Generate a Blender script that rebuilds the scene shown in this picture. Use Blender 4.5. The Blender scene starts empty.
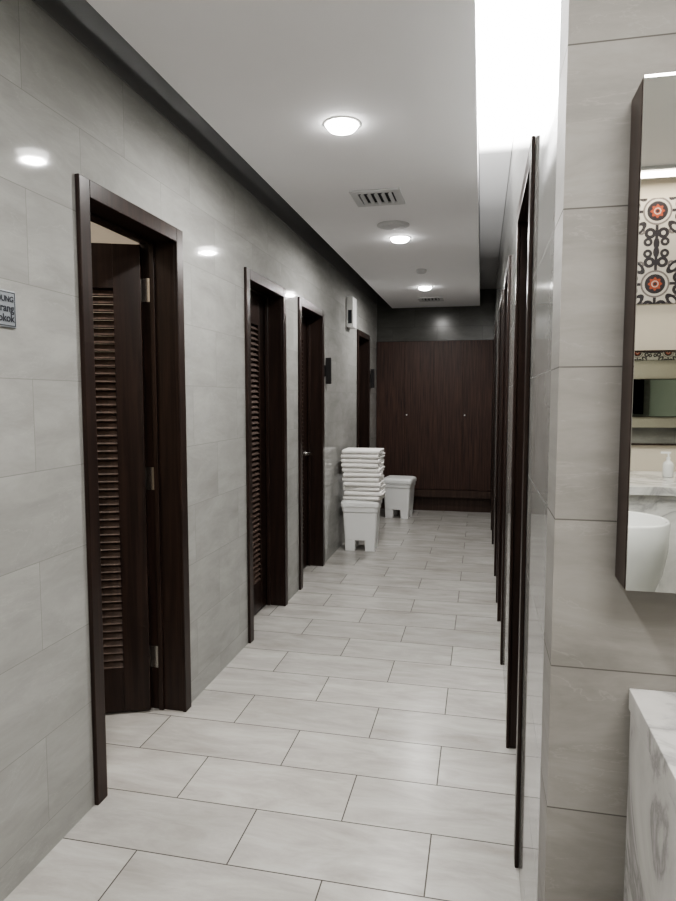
import bpy, bmesh, math, random
from mathutils import Vector, Matrix, noise
random.seed(4)
scene = bpy.context.scene
col = scene.collection
try:
    scene.view_settings.view_transform = 'AgX'
    scene.view_settings.exposure = .95
    scene.view_settings.look = 'AgX - Medium High Contrast'
except Exception:
    pass

# ------------------------------------------------------------------ materials
def srgb(r, g, b):
    f = lambda c: (c/255/12.92) if c/255 <= .04045 else ((c/255+.055)/1.055)**2.4
    return (f(r), f(g), f(b), 1)

def newmat(name):
    m = bpy.data.materials.new(name); m.use_nodes = True
    nt = m.node_tree
    return m, nt, nt.nodes['Principled BSDF']

def N(nt, t, **kw):
    n = nt.nodes.new(t)
    for k, v in kw.items():
        setattr(n, k, v)
    return n

def math_n(nt, op, a, b=None, c=None):
    n = N(nt, 'ShaderNodeMath', operation=op)
    for i, v in enumerate((a, b, c)):
        if v is None: continue
        if isinstance(v, (int, float)): n.inputs[i].default_value = v
        else: nt.links.new(v, n.inputs[i])
    return n.outputs[0]

def mixc(nt, fac, a, b, blend='MIX'):
    n = N(nt, 'ShaderNodeMix', data_type='RGBA', blend_type=blend)
    for key, v in ((0, fac), (6, a), (7, b)):
        if isinstance(v, (int, float)): n.inputs[key].default_value = v
        elif isinstance(v, tuple): n.inputs[key].default_value = v
        else: nt.links.new(v, n.inputs[key])
    return n.outputs[2]

def ramp(nt, fac, stops):
    n = N(nt, 'ShaderNodeValToRGB')
    e = n.color_ramp.elements
    while len(e) < len(stops): e.new(.5)
    for i, (p, c) in enumerate(stops):
        e[i].position = p; e[i].color = c
    nt.links.new(fac, n.inputs[0])
    return n.outputs[0]

def N_gray(nt, val):
    c = N(nt, 'ShaderNodeCombineColor')
    for i in range(3): nt.links.new(val, c.inputs[i])
    return c.outputs[0]

def tile_mat(name, mode, base, vein, mortar, W, H, ou, ov, rough, mort=.004, var=.08, spec=.5, crack=0.0, stretch=5.0):
    m, nt, bs = newmat(name)
    L = nt.links
    geo = N(nt, 'ShaderNodeNewGeometry')
    sep = N(nt, 'ShaderNodeSeparateXYZ'); L.new(geo.outputs['Position'], sep.inputs[0])
    ax = {'floor': (0, 1), 'X': (1, 2), 'Y': (0, 2)}[mode]
    u = math_n(nt, 'ADD', sep.outputs[ax[0]], ou)
    v = math_n(nt, 'ADD', sep.outputs[ax[1]], ov)
    cb = N(nt, 'ShaderNodeCombineXYZ'); L.new(u, cb.inputs[0]); L.new(v, cb.inputs[1])
    br = N(nt, 'ShaderNodeTexBrick', offset=.5, offset_frequency=2, squash=1)
    br.inputs['Scale'].default_value = 1
    br.inputs['Brick Width'].default_value = W
    br.inputs['Row Height'].default_value = H
    br.inputs['Mortar Size'].default_value = mort/2
    br.inputs['Mortar Smooth'].default_value = .1
    br.inputs['Color1'].default_value = (0, 0, 0, 1)
    br.inputs['Color2'].default_value = (1, 1, 1, 1)
    br.inputs['Mortar'].default_value = (.5, .5, .5, 1)
    L.new(cb.outputs[0], br.inputs['Vector'])
    rnd = br.outputs['Color']
    sc = N(nt, 'ShaderNodeVectorMath', operation='MULTIPLY')
    L.new(cb.outputs[0], sc.inputs[0]); sc.inputs[1].default_value = (1.6, stretch, 1)
    no = N(nt, 'ShaderNodeTexNoise', noise_dimensions='4D')
    no.inputs['Scale'].default_value = 1.5; no.inputs['Detail'].default_value = 10
    no.inputs['Roughness'].default_value = .68; no.inputs['Distortion'].default_value = .6
    L.new(sc.outputs[0], no.inputs['Vector'])
    L.new(math_n(nt, 'MULTIPLY', rnd, 23.0), no.inputs['W'])
    cl = ramp(nt, no.outputs['Fac'], [(.3, vein), (.66, base)])
    if crack:
        n2 = N(nt, 'ShaderNodeTexNoise', noise_dimensions='4D')
        n2.inputs['Scale'].default_value = .9; n2.inputs['Detail'].default_value = 7; n2.inputs['Distortion'].default_value = .7
        n2.inputs['Roughness'].default_value = .6
        L.new(sc.outputs[0], n2.inputs['Vector']); L.new(math_n(nt, 'MULTIPLY', rnd, 41.0), n2.inputs['W'])
        d = math_n(nt, 'ABSOLUTE', math_n(nt, 'SUBTRACT', n2.outputs['Fac'], .5))
        k = math_n(nt, 'MULTIPLY', math_n(nt, 'LESS_THAN', d, .003), crack)
        cl = mixc(nt, k, cl, (base[0]*1.25, base[1]*1.25, base[2]*1.25, 1))
    bright = math_n(nt, 'MULTIPLY_ADD', rnd, var, 1-var/2)
    cl = mixc(nt, 1.0, cl, N_gray(nt, bright), 'MULTIPLY')
    fin = mixc(nt, br.outputs['Fac'], cl, mortar)
    L.new(fin, bs.inputs['Base Color'])
    rg = math_n(nt, 'MULTIPLY_ADD', br.outputs['Fac'], .5, rough)
    L.new(rg, bs.inputs['Roughness'])
    bs.inputs['Specular IOR Level'].default_value = spec
    bp = N(nt, 'ShaderNodeBump', invert=True); bp.inputs['Strength'].default_value = .15
    bp.inputs['Distance'].default_value = .002
    L.new(br.outputs['Fac'], bp.inputs['Height']); L.new(bp.outputs[0], bs.inputs['Normal'])
    return m

def plain(name, colr, rough=.5, metal=0, noise_amt=.06, scale=8):
    m, nt, bs = newmat(name)
    no = N(nt, 'ShaderNodeTexNoise'); no.inputs['Scale'].default_value = scale
    tc = N(nt, 'ShaderNodeTexCoord'); nt.links.new(tc.outputs['Object'], no.inputs['Vector'])
    d = tuple(c*(1-noise_amt) for c in colr[:3])+(1,)
    nt.links.new(mixc(nt, no.outputs['Fac'], d, colr), bs.inputs['Base Color'])
    bs.inputs['Roughness'].default_value = rough
    bs.inputs['Metallic'].default_value = metal
    return m

def emit(name, colr, st):
    m, nt, bs = newmat(name)
    bs.inputs['Base Color'].default_value = colr
    bs.inputs['Emission Color'].default_value = colr
    bs.inputs['Emission Strength'].default_value = st
    return m

def wood_mat(name, c1, c2, rough=.32, sx=30):
    m, nt, bs = newmat(name)
    tc = N(nt, 'ShaderNodeTexCoord')
    mp = N(nt, 'ShaderNodeMapping'); mp.inputs['Scale'].default_value = (sx, sx, 1.5)
    nt.links.new(tc.outputs['Object'], mp.inputs[0])
    no = N(nt, 'ShaderNodeTexNoise'); no.inputs['Scale'].default_value = 1.5
    no.inputs['Detail'].default_value = 5; no.inputs['Distortion'].default_value = .6
    nt.links.new(mp.outputs[0], no.inputs['Vector'])
    nt.links.new(ramp(nt, no.outputs['Fac'], [(.35, c1), (.65, c2)]), bs.inputs['Base Color'])
    bs.inputs['Roughness'].default_value = rough
    bs.inputs['Specular IOR Level'].default_value = .35
    return m

def marble_mat(name):
    m, nt, bs = newmat(name)
    tc = N(nt, 'ShaderNodeNewGeometry')
    mp = N(nt, 'ShaderNodeMapping'); mp.inputs['Rotation'].default_value = (.4, .6, .5)
    nt.links.new(tc.outputs['Position'], mp.inputs[0])
    no = N(nt, 'ShaderNodeTexNoise'); no.inputs['Scale'].default_value = 2.6
    no.inputs['Detail'].default_value = 9; no.inputs['Roughness'].default_value = .6
    no.inputs['Distortion'].default_value = 1.1
    nt.links.new(mp.outputs[0], no.inputs['Vector'])
    w = srgb(210, 209, 207); g = srgb(156, 155, 155); lg = srgb(194, 193, 191)
    nt.links.new(ramp(nt, no.outputs['Fac'], [(.36, w), (.46, lg), (.5, g), (.54, lg), (.66, w)]), bs.inputs['Base Color'])
    bs.inputs['Roughness'].default_value = .18
    return m

def deco_mat(name, p, x0, z0):
    m, nt, bs = newmat(name)
    L = nt.links
    geo = N(nt, 'ShaderNodeNewGeometry'); sep = N(nt, 'ShaderNodeSeparateXYZ')
    L.new(geo.outputs['Position'], sep.inputs[0])
    def fr(o, c):
        a = math_n(nt, 'DIVIDE', math_n(nt, 'SUBTRACT', o, c), p)
        a = math_n(nt, 'FRACT', math_n(nt, 'ADD', a, 100.5))
        return math_n(nt, 'SUBTRACT', a, .5)
    u = fr(sep.outputs[0], x0); v = fr(sep.outputs[2], z0)
    M2 = lambda a, b: math_n(nt, 'MULTIPLY', a, b)
    S2 = lambda a, b: math_n(nt, 'SUBTRACT', a, b)
    def rad(a, b): return math_n(nt, 'SQRT', math_n(nt, 'ADD', M2(a, a), M2(b, b)))
    au = math_n(nt, 'ABSOLUTE', u); av = math_n(nt, 'ABSOLUTE', v)
    lo_ = math_n(nt, 'MINIMUM', au, av); hi = math_n(nt, 'MAXIMUM', au, av)
    r = rad(u, v)
    lt = lambda a, b: math_n(nt, 'LESS_THAN', a, b)
    gt = lambda a, b: math_n(nt, 'GREATER_THAN', a, b)
    band = lambda a, l, h: M2(gt(a, l), lt(a, h))
    cream = srgb(190, 184, 177); black = srgb(48, 44, 49); red = srgb(158, 78, 54); grey = srgb(112, 105, 105)
    c = cream
    rc = rad(S2(au, .5), S2(av, .5))
    c = mixc(nt, band(rc, .17, .24), c, grey)
    c = mixc(nt, band(rc, .10, .14), c, black)
    c = mixc(nt, lt(rc, .05), c, grey)
    r1 = rad(S2(hi, .30), S2(lo_, .085))
    c = mixc(nt, band(r1, .03, .075), c, black)
    r2 = rad(S2(hi, .42), S2(lo_, .11))
    c = mixc(nt, band(r2, .022, .06), c, black)
    r3 = rad(S2(hi, .27), S2(lo_, .2))
    c = mixc(nt, band(r3, .02, .05), c, grey)
    c = mixc(nt, M2(lt(lo_, .02), gt(hi, .19)), c, black)
    leaf = rad(M2(lo_, 2.0), S2(hi, .44))
    c = mixc(nt, lt(leaf, .08), c, black)
    dg = math_n(nt, 'MULTIPLY', math_n(nt, 'ADD', au, av), .7071); dp = math_n(nt, 'MULTIPLY', S2(hi, lo_), .7071)
    lf = rad(M2(dp, 1.9), S2(dg, .33))
    c = mixc(nt, lt(lf, .12), c, black)
    c = mixc(nt, lt(lf, .055), c, cream)
    th = math_n(nt, 'ARCTAN2', v, u)
    c8 = math_n(nt, 'COSINE', M2(th, 8))
    c = mixc(nt, lt(r, .19), c, grey)
    c = mixc(nt, lt(r, .165), c, cream)
    c = mixc(nt, lt(r, .135), c, black)
    c = mixc(nt, lt(r, math_n(nt, 'MULTIPLY_ADD', c8, .012, .082)), c, red)
    c = mixc(nt, band(r, .035, .047), c, cream)
    c = mixc(nt, lt(r, .022), c, black)
    L.new(c, bs.inputs['Base Color']); bs.inputs['Roughness'].default_value = .3
    return m

def cove_mat(name):
    # linear LED diffuser: full output along the lit run, then a painted fade standing in for spilled light
    m, nt, bs = newmat(name)
    geo = N(nt, 'ShaderNodeNewGeometry'); sep = N(nt, 'ShaderNodeSeparateXYZ')
    nt.links.new(geo.outputs['Position'], sep.inputs[0])
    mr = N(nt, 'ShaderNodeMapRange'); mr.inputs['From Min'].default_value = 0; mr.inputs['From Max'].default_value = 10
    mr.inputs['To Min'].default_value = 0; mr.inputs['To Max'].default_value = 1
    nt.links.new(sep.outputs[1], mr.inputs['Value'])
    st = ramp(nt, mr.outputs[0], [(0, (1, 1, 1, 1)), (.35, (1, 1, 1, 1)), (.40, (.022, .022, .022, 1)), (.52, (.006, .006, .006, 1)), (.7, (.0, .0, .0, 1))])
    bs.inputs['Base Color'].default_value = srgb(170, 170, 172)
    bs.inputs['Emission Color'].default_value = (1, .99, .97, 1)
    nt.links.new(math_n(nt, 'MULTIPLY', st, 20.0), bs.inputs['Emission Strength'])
    return m

mTileX = tile_mat('wall_tile_side', 'X', srgb(164, 164, 161), srgb(143, 143, 140), srgb(128, 128, 125), .6, .3, .25, -.11, .06, .0025, .04, .09, .15)
mTileY = tile_mat('wall_tile_front', 'Y', srgb(146, 144, 140), srgb(122, 120, 116), srgb(94, 92, 89), .9, .3, -.45, -.11, .5, .003, .05, .2, .22, 6.5)
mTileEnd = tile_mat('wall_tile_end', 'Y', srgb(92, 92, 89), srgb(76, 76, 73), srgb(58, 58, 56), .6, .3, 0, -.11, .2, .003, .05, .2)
mFloor = tile_mat('floor_tile', 'floor', srgb(174, 172, 168), srgb(142, 139, 134), srgb(74, 71, 67), .655, .3, -.18, -1.92, .24, .005, .1, .18, 0, 6.0)
mCeil = plain('ceiling_paint', srgb(242, 242, 244), .8, noise_amt=.02)
mCoveShade = plain('painted_cove_shade', srgb(122, 122, 122), .7)  # shade of the left ceiling gap put into the colour
mCream = plain('cream_paint', srgb(200, 191, 177), .7)
mSideW = plain('green_grey_paint', srgb(156, 162, 148), .4)
mCub = plain('cubicle_paint', srgb(190, 181, 168), .7)
mWood = wood_mat('dark_wood', srgb(34, 25, 22), srgb(50, 37, 32))
mLouv = wood_mat('louvre_wood', srgb(64, 52, 46), srgb(84, 69, 61), .5)
mWood2 = wood_mat('locker_wood', srgb(42, 28, 24), srgb(74, 52, 44), .5, 45)
mPlinth = wood_mat('plinth_wood', srgb(52, 39, 34), srgb(68, 53, 46), .4)
mMarble = marble_mat('white_marble')
mMirror = plain('mirror_glass', (.88, .905, .885, 1), .01, 1, 0)
mChrome = plain('brushed_steel', (.7, .69, .66, 1), .25, 1)
mPlastic = plain('white_plastic', srgb(228, 229, 228), .4, noise_amt=.02)
mVent = plain('vent_white', srgb(205, 206, 208), .5, noise_amt=.02)
mTrimW = plain('lamp_trim_white', srgb(245, 245, 245), .6, noise_amt=.01)
mDark = plain('vent_shadow', srgb(50, 52, 58), .8)
mTowel = plain('white_terry', srgb(236, 234, 231), .95, noise_amt=.06, scale=60)
mCeramic = plain('white_ceramic', srgb(212, 213, 212), .15, noise_amt=.01)
mBlack = plain('black_plastic', srgb(24, 22, 23), .4)
mSign = plain('sign_silver', srgb(140, 145, 150), .35, .1)
mText = plain('sign_dark_lettering', srgb(26, 30, 40), .5, noise_amt=.01)
mLens = emit('downlight_lens', (1, .98, .95, 1), 20)
mPanel = cove_mat('cove_diffuser')
mWarm = emit('warm_diffuser', (1, .92, .8, 1), 3)
mDeco = deco_mat('encaustic_tile', .475, 1.12, 2.31)

# ------------------------------------------------------------------ helpers
def bx(bm, x0, x1, y0, y1, z0, z1, M=None):
    vs = [Vector((x, y, z)) for z in (z0, z1) for y in (y0, y1) for x in (x0, x1)]
    if M: vs = [M @ v for v in vs]
    v = [bm.verts.new(c) for c in vs]
    for f in ((0, 2, 3, 1), (4, 5, 7, 6), (0, 1, 5, 4), (2, 6, 7, 3), (0, 4, 6, 2), (1, 3, 7, 5)):
        bm.faces.new([v[i] for i in f])

def loft(bm, levels, cx=0, cy=0, seg=6, cap0=True, cap1=True):
    rings = []
    for z, hx, hy, r in levels:
        ring = []
        r = min(r, hx, hy)
        for q, (sx, sy) in enumerate(((1, 1), (-1, 1), (-1, -1), (1, -1))):
            for i in range(seg+1):
                a = math.pi/2*q + math.pi/2*i/seg
                ring.append(bm.verts.new((cx+sx*(hx-r)+r*math.cos(a), cy+sy*(hy-r)+r*math.sin(a), z)))
        rings.append(ring)
    n = len(rings[0])
    for a, b in zip(rings, rings[1:]):
        for i in range(n):
            bm.faces.new((a[i], a[(i+1) % n], b[(i+1) % n], b[i]))
    if cap0: bm.faces.new(rings[0][::-1])
    if cap1: bm.faces.new(rings[-1])

def lathe(bm, prof, cx=0, cy=0, n=32, M=None):
    rings = []
    for r, z in prof:
        ring = []
        for i in range(n):
            a = 2*math.pi*i/n
            v = Vector((cx+r*math.cos(a), cy+r*math.sin(a), z))
            if M: v = M @ v
            ring.append(bm.verts.new(v))
        rings.append(ring)
    for a, b in zip(rings, rings[1:]):
        for i in range(n):
            bm.faces.new((a[i], a[(i+1) % n], b[(i+1) % n], b[i]))
    bm.faces.new(rings[0][::-1]); bm.faces.new(rings[-1])

def mk(name, bm, mat, parent=None, loc=(0, 0, 0), bevel=0, smooth=False, rotz=0):
    bmesh.ops.recalc_face_normals(bm, faces=bm.faces)
    me = bpy.data.meshes.new(name); bm.to_mesh(me); bm.free()
    me.materials.append(mat)
    if smooth:
        for p in me.polygons: p.use_smooth = True
    o = bpy.data.objects.new(name, me); col.objects.link(o)
    o.location = loc; o.rotation_euler[2] = rotz
    if parent: o.parent = parent
    if bevel:
        b = o.modifiers.new('bevel', 'BEVEL'); b.width = bevel; b.segments = 2; b.limit_method = 'ANGLE'
    return o

def boxes(name, lst, mat, **kw):
    bm = bmesh.new()
    for b in lst: bx(bm, *b)
    return mk(name, bm, mat, **kw)

def empty(name, loc, rotz=0, label=None, category=None, kind=None, parent=None, group=None):
    o = bpy.data.objects.new(name, None); col.objects.link(o)
    o.empty_display_size = .1
    o.location = loc; o.rotation_euler[2] = rotz
    if parent: o.parent = parent
    tag(o, label, category, kind, group)
    return o

def tag(o, label=None, category=None, kind=None, group=None):
    if label: o['label'] = label
    if category: o['category'] = category
    if kind: o['kind'] = kind
    if group: o['group'] = group
    return o

# ------------------------------------------------------------------ room shell
XL, XR = -1.417, .147
TW = .15
YC = 1.34
H = 3.0
RX = 3.6
DW, DH = .82, 2.34
leftD = [2.11, 3.79, 4.97, 7.45]
rightD = [2.11, 3.79, 4.97, 7.0]

def wall_with_doors(name, x0, x1, y0, y1, doors, mat, label):
    L = []
    cur = y0
    for d in doors:
        L.append((x0, x1, cur, d+.02, 0, H))
        L.append((x0, x1, d+.02, d+DW-.02, DH-.02, H))
        cur = d+DW-.02
    L.append((x0, x1, cur, y1, 0, H))
    o = boxes(name, L, mat)
    return tag(o, label, 'wall', 'structure')

wall_with_doors('wall_left', XL-TW, XL, -2.3, 9.5, leftD, mTileX, 'polished grey stone-tiled corridor wall with door openings')
wall_with_doors('wall_right', XR, XR+TW, YC+TW, 9.5, rightD, mTileX, 'polished grey stone-tiled wall along the corridor')
tag(boxes('wall_front', [(XR, RX, YC, YC+TW, 0, H)], mTileY), 'warm grey stone-tiled wall behind the mirror cabinet', 'wall', 'structure')
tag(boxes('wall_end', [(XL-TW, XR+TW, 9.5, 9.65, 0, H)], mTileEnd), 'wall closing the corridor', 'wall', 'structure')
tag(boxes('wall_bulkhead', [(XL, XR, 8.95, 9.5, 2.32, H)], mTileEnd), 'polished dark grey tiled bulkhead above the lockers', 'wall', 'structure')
tag(boxes('wall_back', [(-3.2, RX+.15, -2.45, -2.3, 0, H)], mCream), 'cream wall of the washbasin area', 'wall', 'structure')
tag(boxes('wall_side', [(RX, RX+.15, -2.3, YC+TW, 0, H)], mSideW), 'green-grey side wall of the washbasin area', 'wall', 'structure')
tag(boxes('wall_cubicle', [(-3.15, -3.0, -2.3, 9.65, 0, H), (-3.0, XL-TW, 1.3, 1.4, 0, H), (-3.0, XL-TW, 3.35, 3.45, 0, H)], mCub), 'beige walls of the toilet cubicles', 'wall', 'structure')
tag(boxes('floor', [(-3.15, RX+.15, -2.45, 9.65, -.1, 0)], mFloor), 'pale grey rectangular stone floor tiles in running bond', 'floor', 'structure')
tag(boxes('ceiling', [(-3.15, RX+.15, -2.45, 9.65, H, H+.1)], mCeil), 'white upper ceiling', 'ceiling', 'structure')
tag(boxes('ceiling.001', [(-1.21, -.04, -2.3, 8.95, 2.77, 2.9)], mCeil), 'white dropped corridor ceiling', 'ceiling', 'structure')
tag(boxes('cove_shade_1', [(XL, XL+.004, -2.3, 8.95, 2.81, H-.004), (XL, -1.0, -2.3, 8.95, H-.004, H)], mCoveShade), 'dark grey strips with the shade of the ceiling gap painted in', 'trim', 'structure')  # wall top and ceiling edge coloured dark to paint in the gap's shade
tag(boxes('wall_decorated', [(.2, RX, -2.3, -2.285, 2.18, 2.87)], mDeco), 'patterned black, cream and orange encaustic tile band', 'wall tiles', 'structure')

# ------------------------------------------------------------------ doors
def leaf_meshes():
    Wd, T = .70, .04
    z0, z1 = .012, 2.265
    st = .125
    bm = bmesh.new()
    for a in ((0, st, z0, z1), (Wd-st, Wd, z0, z1), (st, Wd-st, z0, .23), (st, Wd-st, 2.06, z1)):
        bx(bm, a[0], a[1], -T, 0, a[2], a[3])
    bm2 = bmesh.new()
    n = 50; pitch = (2.06-.23)/n
    for i in range(n):
        z = .23+pitch*(i+.5)
        M = Matrix.Translation((0, -T/2, z)) @ Matrix.Rotation(math.radians(46), 4, 'X')
        bx(bm2, st-.004, Wd-st+.004, -.0225, .0225, -.0035, .0035, M)
    return bm, bm2, Wd

def handle_bm(sign):
    bm = bmesh.new()
    for s, base in ((-1, -.04), (1, 0)):
        M = Matrix.Translation((0, base, 0)) @ Matrix.Rotation(math.radians(90 if s < 0 else -90), 4, 'X')
        lathe(bm, [(.026, 0), (.026, .008), (.011, .01), (.011, .045), (.012, .05)], n=16, M=M)
        y = base + s*.047
        bx(bm, min(0, sign*.12), max(0, sign*.12), y-.008, y+.008, -.009, .009)
    return bm

def door(idx, side, y, hinge_far, angle, label):
    if side == 'L':
        E = empty('door_%d' % idx, (XL, y, 0), math.pi/2, label, 'door', 'structure')
        far = hinge_far
    else:
        E = empty('door_%d' % idx, (XR, y+DW, 0), -math.pi/2, label, 'door', 'structure')
        far = not hinge_far
    W = DW
    pr = .018 if side == 'L' else .013
    L = [(0, .065, -pr, -.0005, 0, DH), (W-.065, W, -pr, -.0005, 0, DH), (.065, W-.065, -pr, -.0005, DH-.065, DH),
         (.0205, .058, 0, .18, 0, DH-.0205), (W-.058, W-.0205, 0, .18, 0, DH-.0205), (.058, W-.058, 0, .18, DH-.06, DH-.0205),
         (.058, .07, .10, .125, 0, DH-.06), (W-.07, W-.058, .10, .125, 0, DH-.06), (.07, W-.07, .10, .125, DH-.072, DH-.06)]
    boxes('door_frame', L, mWood, parent=E, bevel=.003)
    s = -1 if far else 1
    a = math.radians(angle)*(-1 if far else 1)
    hx = (W-.06) if far else .06
    bm, bm2, Wd = leaf_meshes()
    if s < 0:
        for b in (bm, bm2):
            for v in b.verts: v.co.x *= -1
    leaf = mk('door_leaf', bm, mWood, parent=E, loc=(hx, .17, 0), bevel=.002)
    leaf.rotation_euler[2] = a
    mk('louver_panel', bm2, mLouv, parent=leaf)
    mk('handle', handle_bm(-s), mChrome, parent=leaf, loc=(s*(Wd-.06), 0, 1.05))['label'] = 'steel lever handle'
    for z in (.27, 1.16, 2.06):
        b3 = bmesh.new()
        if angle:
            bx(b3, 0.0005*s, .004*s, -.047, -.002, z-.055, z+.055)
            lathe(b3, [(.008, z-.055), (.008, z+.055)], cx=.006*s, cy=.006, n=12)
        else:
            lathe(b3, [(.007, z-.05), (.007, z+.05)], cx=0, cy=.008, n=12)
        h = mk('hinge', b3, mChrome, parent=E, loc=(hx, .17, 0)); h['label'] = 'brushed steel hinge'
    return E

door(1, 'L', leftD[0], True, 68, 'open dark wooden louvred cubicle door with steel hinges')
door(2, 'L', leftD[1], True, 0, 'closed dark wooden louvred cubicle door in tiled wall')
door(3, 'L', leftD[2], False, 0, 'closed dark louvred door with steel lever handle')
door(4, 'L', leftD[3], False, 0, 'closed dark wooden door beside the lockers')
for i, y in enumerate(rightD):
    door(5+i, 'R', y, False, 0, 'closed dark wooden louvred door in tiled corridor wall')

# ------------------------------------------------------------------ lockers
E = empty('locker_cabinet', (XL+.003, 8.9, 0), 0, 'built-in dark brown wooden lockers spanning the corridor end', 'cabinet')
TWD = XR-XL-.006
boxes('body', [(0, TWD, .0205, .58, .30, 2.315)], mWood2, parent=E)
boxes('plinth', [(0, TWD, .06, .58, 0, .20), (0, TWD, -.02, .58, .20, .2995)], mPlinth, parent=E)
nd = 4; w = TWD/nd
for i in range(nd):
    d = boxes('door', [(i*w+.0015, (i+1)*w-.0015, 0, .02, .306, 2.31)], mWood2, parent=E)
    if i in (1, 3):
        bm = bmesh.new()
        M = Matrix.Translation((i*w+.03, 0, 1.32)) @ Matrix.Rotation(math.pi/2, 4, 'X')
        lathe(bm, [(.011, 0), (.011, .01), (.008, .018), (.004, .02)], n=14, M=M)
        mk('knob', bm, mPlastic, parent=d)

# ------------------------------------------------------------------ plastic bins
def bin_(loc, rot, label):
    E = empty('laundry_bin', loc, rot, label, 'bin', group='white plastic bins')
    bm = bmesh.new()
    loft(bm, [(.11, .155, .155, .02), (.12, .158, .158, .022), (.40, .174, .174, .025), (.405, .182, .182, .03), (.455, .186, .186, .03)])
    for sx in (-1, 1):
        for sy in (-1, 1):
            loft(bm, [(0, .05, .05, .01), (.12, .055, .055, .012)], cx=sx*.101, cy=sy*.101, seg=3)
    mk('body', bm, mPlastic, parent=E, bevel=.003)
    bm = bmesh.new()
    loft(bm, [(.456, .18, .18, .03), (.458, .195, .195, .035), (.495, .195, .195, .035), (.51, .188, .188, .04), (.52, .165, .165, .04)])
    mk('lid', bm, mPlastic, parent=E, bevel=.002)
    return E
bin_((-1.185, 6.54, 0), .05, 'white plastic bin carrying a stack of folded towels')
bin_((-1.03, 8.42, 0), -.1, 'white plastic lidded bin standing near the lockers')

def towel(z, i, t, wmul, dx0):
    bm = bmesh.new()
    w, d = random.uniform(.186, .196)*wmul, random.uniform(.154, .166)
    path = []
    nk = 8
    for l in range(2):
        zz = t/2+l*(t+.0003)
        ys = [d-.012 - (2*d-.024)*k/nk for k in range(nk+1)]
        if l: ys = ys[::-1]
        for yv in ys: path.append((yv, zz))
        if l == 0:
            path.append((-(d+.002), zz+t*.2)); path.append((-(d+.006), zz+(t+.0003)/2)); path.append((-(d+.002), zz+t*.8))
    nx = 14
    def off(k):
        p0 = path[max(0, k-1)]; p1 = path[min(len(path)-1, k+1)]
        dx, dz = p1[0]-p0[0], p1[1]-p0[1]; l = math.hypot(dx, dz) or 1
        return -dz/l*t/2, dx/l*t/2
    seed = Vector((i*7.3, i*3.1, 0))
    rows = []
    xs = [-1, -.985] + [-.96+1.92*j/(nx-1) for j in range(nx)] + [.985, 1]
    pn = [.6, .9] + [1]*nx + [.9, .6]
    for xf, pinch in zip(xs, pn):
        x = w*xf
        top = []; bot = []
        for k, (yv, zz) in enumerate(path):
            oy, oz = off(k)
            xx = x + noise.noise(Vector((yv*6, k*.08, 5))+seed)*.012
            yy = yv + noise.noise(Vector((x*7, k*.03, 9))+seed)*.012
            top.append(bm.verts.new((xx, yy+oy*pinch, zz+oz*pinch)))
            bot.append(bm.verts.new((xx, yy-oy*pinch, zz-oz*pinch)))
        rows.append((top, bot))
    n = len(path)
    for (t0, b0), (t1, b1) in zip(rows, rows[1:]):
        for k in range(n-1):
            bm.faces.new((t0[k], t0[k+1], t1[k+1], t1[k]))
            bm.faces.new((b0[k], b1[k], b1[k+1], b0[k+1]))
        bm.faces.new((t0[0], t1[0], b1[0], b0[0])); bm.faces.new((t0[-1], b0[-1], b1[-1], t1[-1]))
    for (tt, bb) in (rows[0], rows[-1]):
        for k in range(n-1): bm.faces.new((tt[k], bb[k], bb[k+1], tt[k+1]))
    o = mk('folded_towel', bm, mTowel, loc=(-1.165+dx0+random.uniform(-.009, .009), 6.54+random.uniform(-.01, .008), z), smooth=True, rotz=random.uniform(-.07, .07))
    s = o.modifiers.new('s', 'SUBSURF'); s.levels = 1; s.render_levels = 1
    tag(o, 'folded white terry towel stacked on the plastic bin', 'towel', group='stack of folded white towels')
z = .5225
for i in range(11):
    t = random.choice((.021, .0225, .0235))
    towel(z, i, t, 1.0 if i > 4 else .97, .012 if i < 4 else 0); z += 2*t+.0008

# ------------------------------------------------------------------ ceiling fittings
def downlight(x, y, zc=2.77, power=22, colr=(1, .98, .95)):
    E = empty('downlight', (x, y, zc), 0, 'round recessed LED downlight with white trim ring', 'light', group='recessed ceiling downlights')
    bm = bmesh.new()
    n = 40
    prof = [(.072, -.001), (.086, -.001), (.084, -.003), (.078, -.005), (.072, -.005)]
    rings = [[bm.verts.new((r*math.cos(2*math.pi*i/n), r*math.sin(2*math.pi*i/n), zz)) for i in range(n)] for r, zz in prof]
    rings.append(rings[0])
    for a, b in zip(rings, rings[1:]):
        for i in range(n): bm.faces.new((a[i], a[(i+1) % n], b[(i+1) % n], b[i]))
    mk('trim_ring', bm, mTrimW, parent=E, smooth=True)
    bm = bmesh.new(); lathe(bm, [(.0715, -.003), (.069, -.014), (.058, -.026), (.034, -.034), (.01, -.036)], n=40)
    mk('lens', bm, mLens, parent=E, smooth=True)
    ld = bpy.data.lights.new('downlight_lamp', 'AREA'); ld.shape = 'DISK'; ld.size = .11; ld.energy = power; ld.color = colr
    lo = bpy.data.objects.new('lamp', ld); col.objects.link(lo); lo.parent = E; lo.location = (0, 0, -.04)
for yy in (.75, 2.945, 5.07, 7.33):
    downlight(-.629, yy, power=15)

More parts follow.
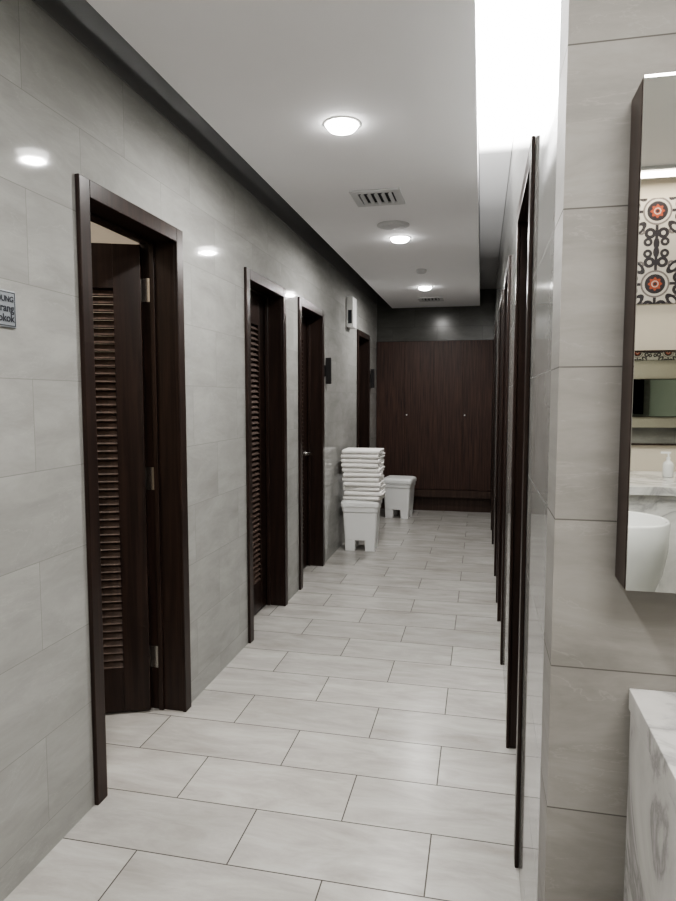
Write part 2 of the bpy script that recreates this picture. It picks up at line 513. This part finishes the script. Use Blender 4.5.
def ceiling_panel(x, y, sx, sy, power, colr, label):
    E = empty('ceiling_light_panel', (x, y, H), 0, label, 'light')
    boxes('housing', [(-sx/2-.02, sx/2+.02, -sy/2-.02, sy/2+.02, -.02, 0)], mVent, parent=E)
    boxes('diffuser', [(-sx/2, sx/2, -sy/2, sy/2, -.025, -.0205)], mWarm, parent=E)
    ld = bpy.data.lights.new('panel_lamp', 'AREA'); ld.shape = 'RECTANGLE'; ld.size = sx; ld.size_y = sy; ld.energy = power; ld.color = colr
    lo = bpy.data.objects.new('lamp', ld); col.objects.link(lo); lo.parent = E; lo.location = (0, 0, -.03)
ceiling_panel(.75, -.3, 1.0, .9, 27, (1, .98, .95), 'added square ceiling panel, unseen fill light above the washbasins')  # unseen panel added as soft fill for the corridor and basin wall
ceiling_panel(1.9, -2.12, 3.2, .12, 9, (1, .9, .76), 'warm light strip along the ceiling above patterned tiles')

def vent(x, y, s):
    E = empty('air_vent', (x, y, 2.7695), 0, 'square white louvred ceiling air vent', 'vent', group='ceiling air vents')
    h = s/2
    boxes('frame', [(-h, h, -h, -h+.045, -.012, 0), (-h, h, h-.045, h, -.012, 0), (-h, -h+.045, -h+.045, h-.045, -.012, 0), (h-.045, h, -h+.045, h-.045, -.012, 0)], mVent, parent=E, bevel=.002)
    boxes('duct', [(-h+.045, h-.045, -h+.045, h-.045, -.002, 0)], mDark, parent=E)
    bm = bmesh.new(); n = 5; w = (s-.09)/n
    for i in range(n):
        M = Matrix.Translation((-h+.045+w*(i+.5), 0, -.012)) @ Matrix.Rotation(math.radians(-42), 4, 'Y')
        bx(bm, -w*.27, w*.27, -h+.045, h-.045, -.0015, .0015, M)
    mk('louvre_blades', bm, mVent, parent=E)
vent(-.635, 4.02, .3); vent(-.63, 8.2, .3)

bm = bmesh.new(); lathe(bm, [(.115, 0), (.115, -.006), (.09, -.012), (.085, -.012), (.08, -.018), (.02, -.022)], n=36)
tag(mk('ceiling_speaker', bm, mVent, loc=(-.63, 4.68, 2.7695), smooth=False), 'round white speaker flush in the dropped ceiling', 'speaker')
bm = bmesh.new(); lathe(bm, [(.05, 0), (.05, -.02), (.035, -.035), (.012, -.04)], n=24)
tag(mk('smoke_detector', bm, mVent, loc=(-.58, 6.34, 2.7695)), 'small round white smoke detector on the ceiling', 'detector')

E = empty('cove_light', (.052, 2.6, 2.999), 0, 'long white diffused light recessed over the ceiling edge', 'light')
boxes('housing', [(-.092, .093, -1.12, 6.3, -.02, 0)], mVent, parent=E)
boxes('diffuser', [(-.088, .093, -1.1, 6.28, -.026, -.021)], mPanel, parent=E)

# ------------------------------------------------------------------ wall-mounted bits
E = empty('emergency_light', (XL, 6.95, 2.46), 0, 'white box-shaped emergency light on the tiled wall', 'light')
boxes('body', [(0, .075, -.1, .1, -.16, .16)], mPlastic, parent=E, bevel=.008)
boxes('grille', [(.02, .06, -.1025, -.1002, -.12, .02)], mDark, parent=E)
for yy, zz in ((5.88, 1.80), (8.37, 1.80)):
    E = empty('door_sign', (XL, yy, zz), 0, 'small dark projecting sign block beside a cubicle door', 'sign', group='projecting door signs')
    boxes('bracket', [(.0, .01, -.02, .02, -.05, .05)], mBlack, parent=E)
    boxes('plate', [(.0105, .06, -.012, .012, -.12, .12)], mBlack, parent=E, bevel=.003)

E = empty('no_smoking_sign', (XL+.0005, 1.778, 1.82), 0, 'pale grey rectangular notice plate with dark lettering', 'sign')
boxes('plate', [(0, .006, -.33, 0, -.055, .055)], mSign, parent=E, bevel=.001)
boxes('border', [(.0065, .0072, -.325, -.005, -.051, -.049), (.0065, .0072, -.325, -.005, .049, .051), (.0065, .0072, -.325, -.3225, -.049, .049), (.0065, .0072, -.0070, -.005, -.049, .049)], mText, parent=E)
for txt, zz, sz in (('DILINDUNG', .022, .024), ('Dilarang', -.008, .034), ('Merokok', -.038, .033)):
    cu = bpy.data.curves.new('lettering', 'FONT'); cu.body = txt; cu.size = sz; cu.align_x = 'RIGHT'; cu.extrude = .0004; cu.offset = .0004
    tmp = bpy.data.objects.new('tmp', cu); col.objects.link(tmp)
    bpy.context.view_layer.update(); dg = bpy.context.evaluated_depsgraph_get()
    me = bpy.data.meshes.new_from_object(tmp.evaluated_get(dg))
    bpy.data.objects.remove(tmp)
    me.materials.clear(); me.materials.append(mText)
    o = bpy.data.objects.new('lettering', me); col.objects.link(o); o.parent = E
    o.location = (.0072, -.011, zz); o.rotation_euler = (math.pi/2, 0, math.pi/2)

# ------------------------------------------------------------------ vanity side
E = empty('mirror_cabinet', (.262, YC, 1.20), 0, 'wall-hung mirror cabinet with dark wooden edge', 'mirror')
boxes('cabinet_body', [(0, 3.2, -.088, -.0005, 0, .9)], mWood, parent=E, bevel=.002)
boxes('mirror_pane', [(.001, 3.199, -.096, -.0885, .001, .9)], mMirror, parent=E)

E = empty('vanity_counter', (.2955, YC, 0), 0, 'white veined marble washbasin counter against the tiled wall', 'counter')
boxes('countertop', [(0, 3.2, -.56, -.0005, .935, .978)], mMarble, parent=E, bevel=.002)
boxes('side_panel', [(0.004, .04, -.55, -.0005, 0, .9345)], mMarble, parent=E, bevel=.001)
boxes('front_panel', [(.0405, 3.2, -.5, -.47, 0, .9345)], mMarble, parent=E)

E = empty('vanity_counter', (.5, -2.3, 0), 0, 'white marble counter on the opposite cream wall', 'counter')
boxes('countertop', [(0, 3.05, .0005, .85, 1.0, 1.05)], mMarble, parent=E, bevel=.002)
boxes('front_panel', [(0, 3.05, .78, .82, 0, .9995)], mMarble, parent=E)
E = empty('wall_mirror', (.5, -2.3, 1.23), 0, 'rectangular wall mirror with thin dark frame above counter', 'mirror')
boxes('frame', [(0, 3.0, .0005, .03, 0, .012), (0, 3.0, .0005, .03, .628, .64), (0, .012, .0005, .03, .012, .628), (2.988, 3.0, .0005, .03, .012, .628)], mWood, parent=E)
boxes('mirror_pane', [(.012, 2.988, .0005, .02, .012, .628)], mMirror, parent=E)
bm = bmesh.new()
lathe(bm, [(.15, 0), (.145, .04), (.14, .45), (.17, .56), (.215, .68), (.235, .80), (.24, .94), (.232, .95), (.222, .945), (.20, .84), (.12, .79), (.03, .78)], n=48)
tag(mk('pedestal_basin', bm, mCeramic, loc=(.68, -.98, 0), smooth=True), 'white round ceramic pedestal basin beside marble counter', 'basin')
E = empty('soap_dispenser', (1.16, -1.95, 1.05), 0, 'white pump soap bottle on the marble counter', 'soap bottle')
bm = bmesh.new(); lathe(bm, [(.03, 0.0005), (.032, .01), (.032, .08), (.026, .095), (.012, .105), (.012, .115)], n=24)
mk('bottle', bm, mCeramic, parent=E, smooth=True)
bm = bmesh.new(); lathe(bm, [(.012, .1155), (.012, .128), (.005, .13), (.005, .15)], n=12); bx(bm, -.045, .012, -.007, .007, .15, .162)
mk('pump', bm, mPlastic, parent=E)

# cubicle lamp
E = empty('ceiling_lamp', (-2.3, 2.2, H), 0, 'warm round ceiling lamp inside the cubicle', 'light')
bm = bmesh.new(); lathe(bm, [(.15, -.0005), (.16, -.02), (.14, -.05), (.08, -.06)], n=32)
mk('shade', bm, mWarm, parent=E, smooth=True)
ld = bpy.data.lights.new('cubicle_lamp', 'AREA'); ld.shape = 'DISK'; ld.size = .3; ld.energy = 9; ld.color = (1, .94, .86)
lo = bpy.data.objects.new('lamp', ld); col.objects.link(lo); lo.parent = E; lo.location = (0, 0, -.07)

# ------------------------------------------------------------------ world & camera
w = bpy.data.worlds.new('world'); scene.world = w; w.use_nodes = True
w.node_tree.nodes['Background'].inputs[0].default_value = (.6, .6, .6, 1)
w.node_tree.nodes['Background'].inputs[1].default_value = .02

cam = bpy.data.cameras.new('camera'); co = bpy.data.objects.new('camera', cam); col.objects.link(co)
cam.sensor_fit = 'VERTICAL'; cam.sensor_height = 36; cam.lens = 650/901*36
cam.clip_start = .05
co.location = (0, 0, 1.55)
co.rotation_euler = (math.radians(90-4.62), 0, math.radians(12.4))
scene.camera = co
